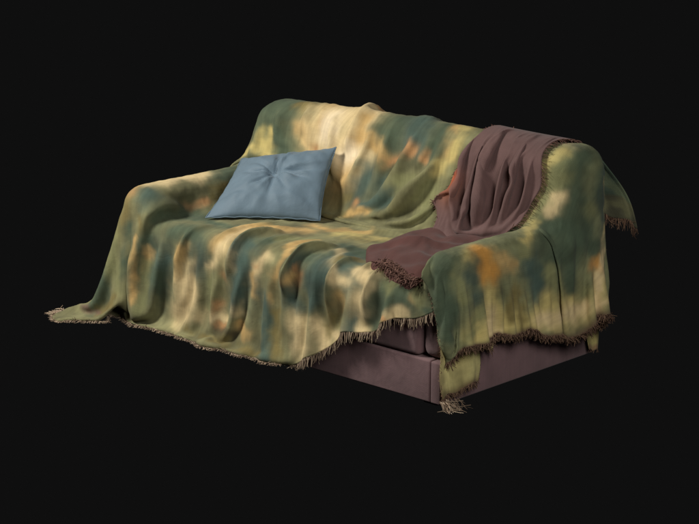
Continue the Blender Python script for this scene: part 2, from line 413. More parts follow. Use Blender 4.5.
DYE = [
    ('g', 0.097, [(0.13, 0.81, 0.86), (0.15, 0.70, 0.72)]),
    ('g', 0.063, [(0.24, 0.75, 0.85), (0.29, 0.67, 0.66)]),
    ('o', 0.039, [(0.28, 0.77, 0.85), (0.38, 0.78, 0.87)]),
    ('y', 0.034, [(0.14, 0.68, 0.71), (0.19, 0.66, 0.65)]),
    ('y', 0.024, [(0.19, 0.70, 0.75), (0.18, 0.69, 0.70)]),
    ('t', 0.039, [(0.40, 0.69, 0.79), (0.45, 0.68, 0.72)]),
    ('c', 0.106, [(0.61, 0.80, 0.88), (0.52, 0.75, 0.85), (0.52, 0.70, 0.77), (0.60, 0.66, 0.72)]),
    ('c', 0.072, [(0.71, 0.70, 0.81), (0.70, 0.68, 0.72)]),
    ('t', 0.034, [(0.49, 0.72, 0.81)]),
    ('t', 0.039, [(0.48, 0.80, 0.87)]),
    ('w', 0.048, [(0.54, 0.76, 0.86), (0.54, 0.70, 0.77)]),
    ('r', 0.022, [(0.47, 0.69, 0.71)]),
    ('t', 0.063, [(0.69, 0.66, 0.68), (0.71, 0.61, 0.59)]),
    ('c', 0.034, [(0.77, 0.62, 0.60)]),
    ('o', 0.043, [(0.73, 0.59, 0.53), (0.85, 0.57, 0.53)]),
    ('c', 0.041, [(0.07, 0.11, 0.58), (0.08, 0.23, 0.58), (0.10, 0.40, 0.58)]),
    ('r', 0.034, [(0.04, 0.03, 0.56)]),
    ('t', 0.029, [(0.06, 0.06, 0.58)]),
    ('l', 0.048, [(0.15, 0.03, 0.55)]),
    ('d', 0.036, [(0.17, 0.16, 0.54), (0.17, 0.28, 0.54)]),
    ('r', 0.022, [(0.18, 0.18, 0.50), (0.20, 0.31, 0.50)]),
    ('g', 0.048, [(0.15, 0.45, 0.56), (0.09, 0.59, 0.58)]),
    ('o', 0.029, [(0.19, 0.46, 0.51), (0.20, 0.37, 0.50)]),
    ('y', 0.024, [(0.05, 0.66, 0.62), (0.12, 0.64, 0.66)]),
    ('o', 0.048, [(0.03, -0.01, 0.50), (0.01, -0.04, 0.39)]),
    ('s', 0.048, [(-0.02, -0.03, 0.38), (-0.01, -0.08, 0.21)]),
    ('g', 0.024, [(0.07, -0.03, 0.41), (0.07, -0.07, 0.22)]),
    ('t', 0.022, [(0.14, -0.06, 0.35), (0.16, -0.08, 0.12)]),
    ('r', 0.017, [(0.12, -0.04, 0.23)]),
    ('g', 0.043, [(-0.06, -0.09, 0.16)]),
    ('o', 0.029, [(0.16, -0.04, 0.41), (0.16, -0.03, 0.47)]),
    ('g', 0.048, [(0.19, 0.04, 0.46), (0.21, 0.20, 0.46), (0.30, 0.22, 0.45)]),
    ('g', 0.034, [(0.28, 0.14, 0.45), (0.52, 0.15, 0.45)]),
    ('g', 0.034, [(0.19, -0.02, 0.37), (0.19, -0.05, 0.24)]),
    ('t', 0.019, [(0.20, -0.02, 0.31), (0.20, -0.04, 0.24)]),
    ('l', 0.043, [(0.28, -0.02, 0.33), (0.27, -0.02, 0.19)]),
    ('g', 0.048, [(0.33, 0.01, 0.43), (0.43, 0.02, 0.45)]),
    ('t', 0.031, [(0.41, -0.03, 0.38), (0.40, -0.03, 0.26)]),
    ('k', 0.053, [(0.49, -0.01, 0.37), (0.51, -0.02, 0.31)]),
    ('g', 0.039, [(0.54, 0.02, 0.43)]),
    ('c', 0.043, [(0.45, -0.02, 0.26), (0.42, -0.02, 0.12)]),
    ('t', 0.048, [(0.59, 0.03, 0.44), (0.59, 0.13, 0.47), (0.69, 0.20, 0.47), (0.79, 0.29, 0.46)]),
    ('c', 0.034, [(0.62, 0.01, 0.42), (0.60, 0.10, 0.45)]),
    ('t', 0.034, [(0.77, 0.38, 0.46), (0.99, 0.42, 0.46)]),
    ('o', 0.024, [(0.84, 0.56, 0.48), (0.69, 0.52, 0.46)]),
    ('c', 0.031, [(0.71, -0.02, 0.43), (0.70, -0.03, 0.37)]),
    ('r', 0.031, [(0.63, -0.02, 0.30)]),
    ('c', 0.024, [(0.62, -0.01, 0.37), (0.58, -0.02, 0.30)]),
    ('l', 0.043, [(0.75, 0.02, 0.43), (0.75, -0.02, 0.37), (0.75, -0.04, 0.22)]),
    ('g', 0.039, [(0.81, 0.08, 0.46)]),
    ('c', 0.029, [(0.85, -0.01, 0.40), (0.83, -0.02, 0.31)]),
    ('r', 0.017, [(0.83, -0.02, 0.37)]),
    ('s', 0.034, [(0.86, 0.13, 0.46), (0.93, 0.22, 0.46)]),
    ('t', 0.024, [(0.95, -0.00, 0.40), (0.92, -0.03, 0.25)]),
    ('t', 0.019, [(0.95, 0.02, 0.44), (0.94, 0.11, 0.46), (0.97, 0.23, 0.46)]),
    ('k', 0.043, [(1.03, 0.00, 0.44), (1.04, -0.02, 0.35)]),
    ('r', 0.027, [(1.09, -0.01, 0.36)]),
    ('g', 0.029, [(1.07, 0.04, 0.45)]),
    ('l', 0.043, [(1.15, 0.05, 0.45), (1.18, -0.02, 0.36)]),
    ('c', 0.031, [(1.15, 0.13, 0.46), (1.21, 0.04, 0.44)]),
    ('l', 0.043, [(1.21, 0.13, 0.46), (1.33, 0.00, 0.41)]),
    ('g', 0.029, [(1.28, -0.02, 0.40)]),
    ('s', 0.029, [(0.20, -0.03, 0.25), (0.21, -0.07, 0.09)]),
    ('g', 0.031, [(0.28, -0.02, 0.23), (0.26, -0.03, 0.11)]),
    ('c', 0.048, [(0.43, -0.03, 0.24), (0.39, -0.03, 0.08)]),
    ('c', 0.031, [(0.51, -0.03, 0.12), (0.65, -0.03, 0.14)]),
    ('r', 0.027, [(0.63, -0.04, 0.19)]),
    ('l', 0.039, [(0.73, -0.02, 0.38), (0.74, -0.04, 0.28)]),
    ('s', 0.034, [(0.59, -0.03, 0.27), (0.56, -0.02, 0.14)]),
    ('c', 0.029, [(0.75, -0.03, 0.18)]),
    ('t', 0.022, [(0.82, -0.02, 0.32), (0.83, -0.02, 0.27)]),
    ('l', 0.029, [(0.87, -0.02, 0.27), (0.90, -0.04, 0.17), (0.95, -0.09, 0.03)]),
    ('o', 0.029, [(0.94, -0.03, 0.20), (0.98, -0.05, 0.06)]),
    ('k2', 0.029, [(0.65, -0.05, 0.08), (0.71, -0.04, 0.05)]),
    ('t', 0.029, [(0.75, -0.02, 0.10), (0.80, -0.04, 0.08)]),
    ('o', 0.022, [(0.47, -0.05, 0.05), (0.64, -0.07, 0.03), (0.88, -0.08, 0.02)]),
    ('r', 0.019, [(0.65, -0.04, 0.10)]),
    ('t', 0.034, [(1.04, -0.02, 0.36)]),
    ('r', 0.019, [(1.05, -0.01, 0.40)]),
    ('l', 0.043, [(1.05, -0.02, 0.26)]),
    ('c', 0.043, [(1.07, -0.03, 0.18), (1.12, -0.03, 0.09)]),
    ('l', 0.039, [(1.19, 0.01, 0.42), (1.18, -0.03, 0.28)]),
    ('k', 0.029, [(1.19, -0.02, 0.34)]),
    ('c', 0.029, [(1.27, -0.00, 0.44), (1.28, -0.02, 0.39)]),
    ('c', 0.034, [(1.19, -0.04, 0.18), (1.23, -0.04, 0.12)]),
    ('o', 0.024, [(1.27, -0.03, 0.26), (1.24, -0.02, 0.16)]),
    ('l', 0.039, [(1.31, 0.03, 0.44), (1.38, -0.01, 0.37)]),
    ('c', 0.043, [(1.39, -0.02, 0.29), (1.37, -0.05, 0.22)]),
    ('t', 0.029, [(1.31, -0.01, 0.32)]),
    ('g', 0.039, [(-0.05, -0.10, 0.14), (-0.10, -0.12, 0.05)]),
    ('o', 0.031, [(0.06, -0.11, 0.11), (-0.05, -0.11, 0.02)]),
    ('t', 0.014, [(0.15, -0.08, 0.21), (0.16, -0.08, 0.14)]),
    ('s', 0.029, [(0.04, -0.07, 0.21), (0.07, -0.10, 0.14)]),
    ('b', 0.019, [(-0.16, -0.12, 0.02), (-0.02, -0.08, 0.01)]),
    ('s', 0.082, [(1.70, 0.67, 0.73), (1.77, 0.75, 0.85), (1.82, 0.94, 0.79)]),
    ('c', 0.072, [(0.55, 0.83, 0.87), (0.73, 0.77, 0.87)]),
    ('c', 0.068, [(0.69, 0.68, 0.73), (0.78, 0.66, 0.72)]),
    ('w', 0.048, [(0.71, 0.68, 0.73), (0.68, 0.67, 0.70)]),
    ('t', 0.039, [(0.73, 0.74, 0.85), (0.74, 0.70, 0.79)]),
    ('r', 0.031, [(0.66, 0.89, 0.88)]),
    ('g', 0.058, [(0.91, 0.78, 0.87), (0.89, 0.69, 0.80)]),
    ('l', 0.053, [(1.01, 0.79, 0.88), (1.03, 0.70, 0.80)]),
    ('t', 0.031, [(0.80, 0.70, 0.78), (0.91, 0.67, 0.73)]),
    ('g', 0.034, [(1.12, 0.77, 0.87), (1.13, 0.70, 0.79)]),
    ('t', 0.029, [(1.19, 0.79, 0.87), (1.22, 0.71, 0.78)]),
    ('y', 0.027, [(1.24, 0.81, 0.87), (1.24, 0.71, 0.80), (1.18, 0.66, 0.70)]),
    ('r', 0.022, [(1.10, 0.68, 0.76)]),
    ('r', 0.024, [(1.02, 0.68, 0.78), (0.93, 0.67, 0.71)]),
    ('d', 0.031, [(1.06, 0.67, 0.72), (0.94, 0.65, 0.66)]),
    ('l', 0.053, [(0.82, 0.64, 0.64), (0.79, 0.60, 0.56)]),
    ('k', 0.034, [(0.92, 0.63, 0.62)]),
    ('s', 0.039, [(1.02, 0.63, 0.63), (1.14, 0.61, 0.63)]),
    ('l', 0.039, [(0.97, 0.60, 0.56), (0.87, 0.57, 0.52)]),
    ('s', 0.043, [(1.16, 0.64, 0.65), (1.19, 0.59, 0.53)]),
    ('d', 0.031, [(1.10, 0.60, 0.54), (1.03, 0.56, 0.50)]),
    ('r', 0.027, [(0.82, 0.58, 0.53)]),
    ('o', 0.034, [(0.74, 0.60, 0.55)]),
    ('t', 0.019, [(0.80, 0.56, 0.48), (0.91, 0.56, 0.49)]),
    ('y', 0.039, [(0.95, 0.37, 0.46), (1.14, 0.39, 0.46)]),
    ('g', 0.031, [(1.06, 0.25, 0.46), (1.23, 0.20, 0.46)]),
    ('o', 0.024, [(1.21, 0.07, 0.45), (1.29, 0.09, 0.46)]),
    ('s', 0.029, [(1.27, 0.19, 0.45)]),
    ('c', 0.029, [(1.39, 0.06, 0.45), (1.32, -0.01, 0.40)]),
    ('c', 0.027, [(1.48, 0.03, 0.45), (1.46, -0.04, 0.38)]),
    ('g', 0.034, [(1.38, -0.02, 0.34)]),
    ('g', 0.043, [(1.55, 0.03, 0.44), (1.56, -0.02, 0.36)]),
    ('s', 0.029, [(1.59, 0.10, 0.44)]),
    ('t', 0.024, [(1.66, -0.01, 0.39)]),
    ('l', 0.029, [(1.51, -0.01, 0.33)]),
    ('y', 0.031, [(1.74, 0.77, 0.86), (1.72, 0.67, 0.73), (1.69, 0.61, 0.61)]),
    ('c', 0.034, [(1.73, 0.83, 0.87)]),
    ('g', 0.053, [(1.80, 0.83, 0.85), (1.82, 0.73, 0.75), (1.84, 0.75, 0.64)]),
    ('g', 0.053, [(1.82, 0.94, 0.79), (1.84, 0.90, 0.67)]),
    ('s', 0.039, [(1.79, 0.71, 0.77), (1.74, 0.65, 0.62)]),
    ('c', 0.029, [(1.80, 0.70, 0.70), (1.79, 0.67, 0.63)]),
    ('l', 0.029, [(1.82, 0.95, 0.77), (1.83, 0.94, 0.67)]),
    ('k', 0.034, [(1.84, 0.90, 0.64), (1.84, 0.93, 0.56)]),
    ('s', 0.034, [(1.85, 0.80, 0.62)]),
    ('g', 0.034, [(1.79, 0.63, 0.57), (1.85, 0.74, 0.55)]),
    ('y', 0.024, [(1.77, 0.50, 0.56), (1.74, 0.60, 0.58)]),
    ('y', 0.024, [(1.82, 0.96, 0.51)]),
    ('r', 0.027, [(1.88, 0.86, 0.40)]),
    ('y', 0.012, [(1.83, 0.93, 0.72), (1.83, 0.94, 0.59)]),
    ('y', 0.063, [(1.84, 0.16, 0.28), (1.85, 0.47, 0.24), (1.89, 0.83, 0.26)]),
    ('y', 0.053, [(1.83, 0.25, 0.34), (1.83, 0.28, 0.23)]),
    ('g', 0.039, [(1.13, 0.19, 0.47), (1.23, 0.19, 0.46)]),
    ('c', 0.039, [(1.39, -0.02, 0.34), (1.47, -0.02, 0.33)]),
    ('l', 0.034, [(1.36, -0.04, 0.26), (1.36, -0.05, 0.22)]),
    ('c', 0.027, [(1.41, 0.00, 0.42), (1.38, 0.05, 0.45)]),
    ('g', 0.039, [(1.53, -0.00, 0.41), (1.49, -0.01, 0.29)]),
    ('s', 0.029, [(1.54, 0.06, 0.45), (1.55, -0.00, 0.41)]),
    ('g', 0.043, [(1.61, 0.06, 0.44), (1.62, -0.01, 0.36)]),
    ('r', 0.017, [(1.56, -0.04, 0.31)]),
    ('c', 0.024, [(1.61, -0.02, 0.33), (1.58, -0.01, 0.31)]),
    ('s', 0.024, [(1.69, 0.01, 0.43), (1.70, -0.01, 0.37)]),
    ('c', 0.034, [(1.29, -0.03, 0.16), (1.43, -0.03, 0.22)]),
    ('g', 0.024, [(1.72, -0.02, 0.34)]),
    ('g', 0.053, [(1.79, 0.05, 0.54), (1.79, 0.02, 0.45), (1.80, 0.00, 0.37)]),
    ('g', 0.039, [(1.81, 0.01, 0.37), (1.82, -0.01, 0.30)]),
    ('y', 0.034, [(1.80, 0.15, 0.54)]),
    ('r2', 0.048, [(1.80, 0.23, 0.54), (1.82, 0.25, 0.46)]),
    ('k', 0.034, [(1.81, 0.16, 0.50), (1.82, 0.16, 0.38)]),
    ('s', 0.027, [(1.81, 0.08, 0.48), (1.82, 0.08, 0.41)]),
    ('y', 0.048, [(1.83, 0.25, 0.37), (1.86, 0.19, 0.26)]),
    ('s', 0.029, [(1.83, 0.16, 0.33), (1.84, 0.13, 0.28)]),
    ('t', 0.029, [(1.81, 0.32, 0.51), (1.81, 0.40, 0.47)]),
    ('o', 0.031, [(1.83, 0.41, 0.38), (1.85, 0.35, 0.28)]),
    ('o', 0.024, [(1.85, 0.43, 0.33), (1.86, 0.42, 0.21)]),
    ('l', 0.053, [(1.81, 0.51, 0.47), (1.83, 0.53, 0.34)]),
    ('s', 0.039, [(1.80, 0.47, 0.53)]),
    ('y', 0.043, [(1.83, 0.58, 0.30), (1.86, 0.49, 0.22)]),
    ('g', 0.058, [(1.83, 0.64, 0.45), (1.86, 0.71, 0.50)]),
    ('g', 0.043, [(1.86, 0.69, 0.41), (1.86, 0.69, 0.31)]),
    ('y', 0.039, [(1.86, 0.69, 0.28), (1.86, 0.63, 0.22)]),
    ('s', 0.029, [(1.87, 0.78, 0.32)]),
    ('r2', 0.031, [(1.88, 0.87, 0.41)]),
    ('y', 0.031, [(1.90, 0.85, 0.33), (1.89, 0.83, 0.24)]),
    ('g', 0.039, [(1.86, 0.79, 0.50), (1.87, 0.84, 0.48)]),
    ('c', 0.022, [(1.82, 0.96, 0.50), (1.92, 0.85, 0.25)]),
    ('g', 0.043, [(1.81, 0.61, 0.55), (1.86, 0.77, 0.56)]),
    ('c', 0.036, [(1.83, 0.24, 0.32), (1.84, 0.25, 0.23)]),
    ('c', 0.036, [(1.84, 0.52, 0.23), (1.87, 0.68, 0.23), (1.89, 0.83, 0.26)]),
    ('c', 0.022, [(1.85, 0.91, 0.48), (1.91, 0.84, 0.24)]),
    ('s', 0.024, [(1.82, 0.59, 0.42), (1.84, 0.63, 0.34)]),
]
#THROWC (array([1.28870621, 0.642945  , 0.6823253 ]), 8.94427190999916) (array([1.29649924, 0.60835462, 0.64911757]), 0.0) (array([1.30267193, 0.56280823, 0.51878462]), 0.0)
# ------------------------------------------------------------------ materials
def lin(*c): return tuple(c)+(1,)
def material(name, rough=.9):
    m = bpy.data.materials.new(name); m.use_nodes = True
    nt = m.node_tree; b = nt.nodes['Principled BSDF']; b.inputs['Roughness'].default_value = rough
    b.inputs['Specular IOR Level'].default_value = .25
    return m, nt, b
def node(nt, t, **kw):
    n = nt.nodes.new(t)
    for k, v in kw.items():
        if k.startswith('i_'): n.inputs[int(k[2:]) if k[2:].isdigit() else k[2:].replace('_', ' ')].default_value = v
        else: setattr(n, k, v)
    return n
def woven(name, attr=None, col=None, streak=.35, vary=.18, weave=650, bump=.25, sheen=.15, rough=.92, heather=0.0, spot=None):
    m, nt, b = material(name, rough); L = nt.links.new
    b.inputs['Sheen Weight'].default_value = sheen; b.inputs['Sheen Roughness'].default_value = .6
    tc = node(nt, 'ShaderNodeTexCoord')
    if attr: c = node(nt, 'ShaderNodeAttribute', attribute_name=attr).outputs['Color']
    else:
        r = node(nt, 'ShaderNodeRGB'); r.outputs[0].default_value = lin(*col); c = r.outputs[0]
    # slub streaks along the threads
    mp = node(nt, 'ShaderNodeMapping'); mp.inputs['Scale'].default_value = (70, 6, 1); L(tc.outputs['UV'], mp.inputs[0])
    n1 = node(nt, 'ShaderNodeTexNoise'); n1.inputs['Scale'].default_value = 1.0; n1.inputs['Detail'].default_value = 4; L(mp.outputs[0], n1.inputs['Vector'])
    mp2 = node(nt, 'ShaderNodeMapping'); mp2.inputs['Scale'].default_value = (9, 120, 1); L(tc.outputs['UV'], mp2.inputs[0])
    n2 = node(nt, 'ShaderNodeTexNoise'); n2.inputs['Scale'].default_value = 1.0; n2.inputs['Detail'].default_value = 3; L(mp2.outputs[0], n2.inputs['Vector'])
    n3 = node(nt, 'ShaderNodeTexNoise'); n3.inputs['Scale'].default_value = 9; n3.inputs['Detail'].default_value = 5; L(tc.outputs['Object'], n3.inputs['Vector'])
    def mr(src, lo, hi, f=.3, t=.7):
        q = node(nt, 'ShaderNodeMapRange'); q.inputs[1].default_value = f; q.inputs[2].default_value = t; q.inputs[3].default_value = lo; q.inputs[4].default_value = hi
        L(src, q.inputs[0]); return q.outputs[0]
    def mul(a_, b_):
        q = node(nt, 'ShaderNodeMath', operation='MULTIPLY'); L(a_, q.inputs[0]); L(b_, q.inputs[1]); return q.outputs[0]
    f = mul(mul(mr(n1.outputs[0], 1-streak*.5, 1+streak*.5), mr(n2.outputs[0], 1-streak*.12, 1+streak*.12)), mr(n3.outputs[0], 1-vary, 1+vary))
    # thread grid
    w1 = node(nt, 'ShaderNodeTexWave', wave_type='BANDS', bands_direction='X'); w1.inputs['Scale'].default_value = weave/6.2832*1.0; w1.inputs['Distortion'].default_value = 1.2; w1.inputs['Detail'].default_value = 1
    w2 = node(nt, 'ShaderNodeTexWave', wave_type='BANDS', bands_direction='Y'); w2.inputs['Scale'].default_value = weave/6.2832*1.0; w2.inputs['Distortion'].default_value = 1.2; w2.inputs['Detail'].default_value = 1
    L(tc.outputs['UV'], w1.inputs['Vector']); L(tc.outputs['UV'], w2.inputs['Vector'])
    th = mul(w1.outputs['Fac'], w2.outputs['Fac'])
    f = mul(f, mr(th, .94, 1.06, 0, 1))
    vm = node(nt, 'ShaderNodeVectorMath', operation='SCALE'); L(c, vm.inputs[0]); L(f, vm.inputs['Scale'])
    out = vm.outputs[0]
    L(out, b.inputs['Base Color'])
    bp = node(nt, 'ShaderNodeBump'); bp.inputs['Strength'].default_value = bump; bp.inputs['Distance'].default_value = .0015
    s = node(nt, 'ShaderNodeMath', operation='ADD'); L(th, s.inputs[0]); L(n1.outputs[0], s.inputs[1])
    L(s.outputs[0], bp.inputs['Height'])
    bp2 = node(nt, 'ShaderNodeBump'); bp2.inputs['Strength'].default_value = .30; bp2.inputs['Distance'].default_value = .010
    n4 = node(nt, 'ShaderNodeTexNoise'); n4.inputs['Scale'].default_value = 16; n4.inputs['Detail'].default_value = 4; n4.inputs['Distortion'].default_value = .6; L(tc.outputs['Object'], n4.inputs['Vector'])
    L(n4.outputs[0], bp2.inputs['Height']); L(bp.outputs[0], bp2.inputs['Normal']); L(bp2.outputs[0], b.inputs['Normal'])
    return m
M_BLANKET = woven('dyed_wool', attr='dye', streak=.22, sheen=.04)
M_THROW = woven('plum_wool', attr='dye', streak=.16, vary=.14, sheen=.08)
M_PILLOW = woven('blue_satin', col=(.125, .188, .24), streak=.05, vary=.07, weave=700, bump=.06, sheen=.1, rough=.62)
M_SOFA = woven('mauve_upholstery', col=(.185, .108, .112), streak=.10, vary=.12, weave=500, bump=.2, rough=.8)
M_SEAM = woven('dark_seam', col=(.03, .018, .02), streak=.1)
def fringe_mat(name, c1, c2):
    m, nt, b = material(name, .9); L = nt.links.new
    a = node(nt, 'ShaderNodeAttribute', attribute_name='strand'); r = node(nt, 'ShaderNodeValToRGB')
    r.color_ramp.elements[0].color = lin(*c1); r.color_ramp.elements[1].color = lin(*c2)
    L(a.outputs['Fac'], r.inputs[0]); L(r.outputs[0], b.inputs['Base Color']); return m
M_FR = fringe_mat('taupe_yarn', (.17, .11, .075), (.60, .48, .34))
M_FRD = fringe_mat('brown_yarn', (.09, .05, .035), (.30, .19, .12))
M_FRB = fringe_mat('plum_yarn', (.09, .045, .035), (.27, .15, .115))

# ------------------------------------------------------------------ dye of the blanket: colour patches that belong to the cloth
PAL = dict(w=(.74, .62, .42), c=(.70, .55, .29), t=(.56, .37, .14), y=(.56, .46, .17), o=(.20, .16, .055), g=(.068, .098, .060), l=(.062, .104, .084), k=(.055, .086, .066),
           k2=(.10, .08, .04), d=(.085, .085, .040), s=(.22, .225, .10), r=(.44, .24, .10), r2=(.62, .30, .06), b=(.15, .10, .07))
def paint(P, base, strokes):
    q = P.reshape(-1, 3); n = len(q)
    wq = np.empty_like(q)
    for i, v in enumerate(q):
        a = noise.noise_vector(Vector(v)*7.0)*.042; b = noise.noise_vector(Vector(v)*22.0)*.020; c_ = noise.noise_vector(Vector(v)*60.0)*.006; b = b+c_
        wq[i] = v+np.array(a)+np.array(b)
    col = np.tile(np.array(base, float), (n, 1))
    big = np.array([noise.fractal(Vector(v)*9, 1, 2, 3) for v in q])
    col *= (1+.35*big)[:, None]
    for c, r, pts in strokes:
        d, _ = poly_dist(wq, pts)
        k = np.exp(-(d/(r*(1.36 if c in 'glk' else 1.14)))**2.6)*.95
        col = col*(1-k[:, None])+np.array(PAL[c])*k[:, None]
    return col*(1+.16*big)[:, None]
def dye(me, col):
    at = me.color_attributes.new('dye', 'FLOAT_COLOR', 'POINT')
    at.data.foreach_set('color', np.concatenate([col, np.ones((len(col), 1))], 1).astype(np.float32).ravel())
def refine(o, thick=.004, lv=1):
    if lv:
        s = o.modifiers.new('smooth', 'SUBSURF'); s.levels = lv; s.render_levels = lv
    if thick:
        t = o.modifiers.new('thickness', 'SOLIDIFY'); t.thickness = thick; t.offset = 0

# ------------------------------------------------------------------ fringe
class Yarn:
    def __init__(self): self.v = []; self.f = []; self.c = []
    def strand(self, p, dirn, length, rad, droop=.6, curl=.3, floor=None, shade=None, seg=5):
        p = np.array(p, float); d = np.array(dirn, float); d /= np.linalg.norm(d)+1e-9
        sh = rnd.random() if shade is None else shade
        base = len(self.v); w = np.array([rnd.uniform(-1, 1) for _ in range(3)])*curl
        for i in range(seg+1):
            t = np.cross(d, (.3, .5, .81)); t /= np.linalg.norm(t)+1e-9; b = np.cross(d, t)
            r = rad*(1-.55*i/seg)
            for k in range(3):
                an = k*2.0944
                q = p+(t*math.cos(an)+b*math.sin(an))*r
                if floor is not None: q[2] = max(q[2], floor)
                self.v.append(q); self.c.append(sh*(.75+.25*i/seg))
            w = w*.7+np.array([rnd.uniform(-1, 1) for _ in range(3)])*curl*.8
            d = d+w*.5+np.array([0, 0, -droop*.5]); d /= np.linalg.norm(d)+1e-9
            p = p+d*length/seg
            if floor is not None and p[2] < floor+rad: p[2] = floor+rad; d[2] = max(d[2], 0)
        for i in range(seg):
            for k in range(3):
                a = base+i*3+k; b_ = base+i*3+(k+1) % 3
                self.f.append((a, b_, b_+3, a+3))
    def build(self, name, mat, parent):
        me = bpy.data.meshes.new(name); me.from_pydata([tuple(x) for x in self.v], [], self.f)
        me.polygons.foreach_set('use_smooth', [True]*len(me.polygons))
        at = me.attributes.new('strand', 'FLOAT', 'POINT'); at.data.foreach_set('value', np.array(self.c, np.float32))
        return newobj(name, me, mat, parent)
def edge_fringe(Y, E, I, spacing, length, rad=.0016, droop=.5, curl=.35, floor=.004, keep=None, jitter=.3, per=1, dens=1.0):
    """E hem points, I points one step inside"""
    L = np.concatenate([[0], np.cumsum(np.linalg.norm(np.diff(E, axis=0), axis=1))])
    n = int(L[-1]/spacing)
    for k in range(n):
        s = (k+rnd.random()*.8)*spacing
        if rnd.random() > dens: continue
        e = np.array([np.interp(s, L, E[:, i]) for i in range(3)]); q = np.array([np.interp(s, L, I[:, i]) for i in range(3)])
        if keep is not None and not keep(e): continue
        d = e-q; d /= np.linalg.norm(d)+1e-9
        for _ in range(per):
            j = np.array([rnd.uniform(-1, 1) for _ in range(3)])*jitter
            Y.strand(e-d*.004, d+j, length*rnd.uniform(.6, 1.25), rad*rnd.uniform(.8, 1.3), droop, curl, floor)
def tassel(Y, p, d, length, n=7, spread=.35, rad=.0018, floor=.004, shade=None):
    for _ in range(n):
        j = np.array([rnd.uniform(-1, 1) for _ in range(3)])*spread
        Y.strand(p, np.array(d)+j, length*rnd.uniform(.6, 1.2), rad*rnd.uniform(.8, 1.5), .5, .5, floor, shade)

# ------------------------------------------------------------------ the sofa under the cloth
def rounded_box(name, lo, hi, r, mat, parent, seg=4, shear=None, puff=0):
    import bmesh
    bm = bmesh.new(); bmesh.ops.create_cube(bm, size=1)
    lo = np.array(lo); hi = np.array(hi)
    for v in bm.verts: v.co = Vector((lo+hi)/2)+Vector([v.co[i]*(hi-lo)[i] for i in range(3)])
    bmesh.ops.bevel(bm, geom=bm.edges[:], offset=r, segments=seg, profile=.5, affect='EDGES')
    if shear:
        for v in bm.verts: v.co = shear(v.co)
    uvl = bm.loops.layers.uv.new('UVMap')
    for f in bm.faces:
        f.smooth = True
        n_ = f.normal; ax = max(range(3), key=lambda i: abs(n_[i]))
        for l in f.loops:
            c = l.vert.co; l[uvl].uv = [(c.y, c.z), (c.x, c.z), (c.x, c.y)][ax]
    me = bpy.data.meshes.new(name); bm.to_mesh(me); bm.free()
    o = newobj(name, me, mat, parent); return o
sofa = empty('sofa', (0, 0, 0), 'low mauve fabric sofa almost hidden under the draped blanket, bare at its lower right corner', 'sofa')
HP = .165
rounded_box('base', (.0, .012, 0), (W-.055, D-.01, HP), .008, M_SOFA, sofa)
rounded_box('corner_panel', (W-.0525, .010, 0), (W, D-.01, HP), .008, M_SOFA, sofa)
for x0, x1 in ((.135, .68), (.685, 1.165), (1.17, W-.115)):
    rounded_box('seat_cushion', (x0, .012, HP+.004), (x1, .60, HS-.01), .022, M_SOFA, sofa)
for x0, x1 in ((.0, .13), (W-.11, W)):
    rounded_box('arm', (x0, .024 if x0 > 1 else .012, HP+.004), (x1, D-.1, HA-.018), .038, M_SOFA, sofa)
lean = lambda c: Vector((c.x, c.y+max(0, c.z-.43)*.2/.42, c.z))
rounded_box('backrest', (.10, .66, HP+.003), (W-.02, .78, .80), .05, M_SOFA, sofa, shear=lambda c: Vector((c.x, c.y+max(0, c.z-.43)*.12/.42, c.z)))
rounded_box('back_panel', (.02, D-.10, HP+.005), (W-.02, D-.012, .80), .03, M_SOFA, sofa)
for x, y in ((.08, .08), (W-.10, .10), (.08, D-.10), (W-.09, D-.09)):
    rounded_box('foot', (x-.035, y-.035, -.028), (x+.035, y+.035, .002), .006, M_SEAM, sofa, seg=2)

# ------------------------------------------------------------------ patterned blanket
blanket = empty('patterned_blanket', (.2, 0, 0), 'large green, teal and cream dyed blanket with frayed hem draped over the whole sofa', 'blanket')
Pm, Um = build_main(FOLDS_M)
Pa, Ua = build_arm(FOLDS_A)
def crumple(P, k):        # fine creases of the worn cloth
    N = normals(P); out = np.array([noise.fractal(Vector((x*26+y*9, y*22, z*13+x*5)), 1, 2, 3) for x, y, z in P.reshape(-1, 3)])
    return P+N*(out.reshape(P.shape[:2])*k)[..., None]
Pm = crumple(upsample(Pm), .0020); Um = upsample(Um); Pa = crumple(upsample(Pa), .0018); Ua = upsample(Ua)
base_c = (.19, .185, .09)
me = grid_mesh('seat_drape', Pm, Um); dye(me, paint(Pm, base_c, DYE)); om = newobj('seat_drape', me, M_BLANKET, blanket); refine(om, .004, 0)
ca = paint(Pa, (.19, .20, .10), DYE).reshape(Pa.shape)
hem = np.exp(-(np.arange(Pa.shape[0])[::-1]/4.4)**2)[:, None, None]*.85     # brown overlock stitching along the hem
ca = ca*(1-hem)+np.array((.13, .08, .05))*hem
me = grid_mesh('side_drape', Pa, Ua); dye(me, ca.reshape(-1, 3)); oa = newobj('side_drape', me, M_BLANKET, blanket); refine(oa, .004, 0)

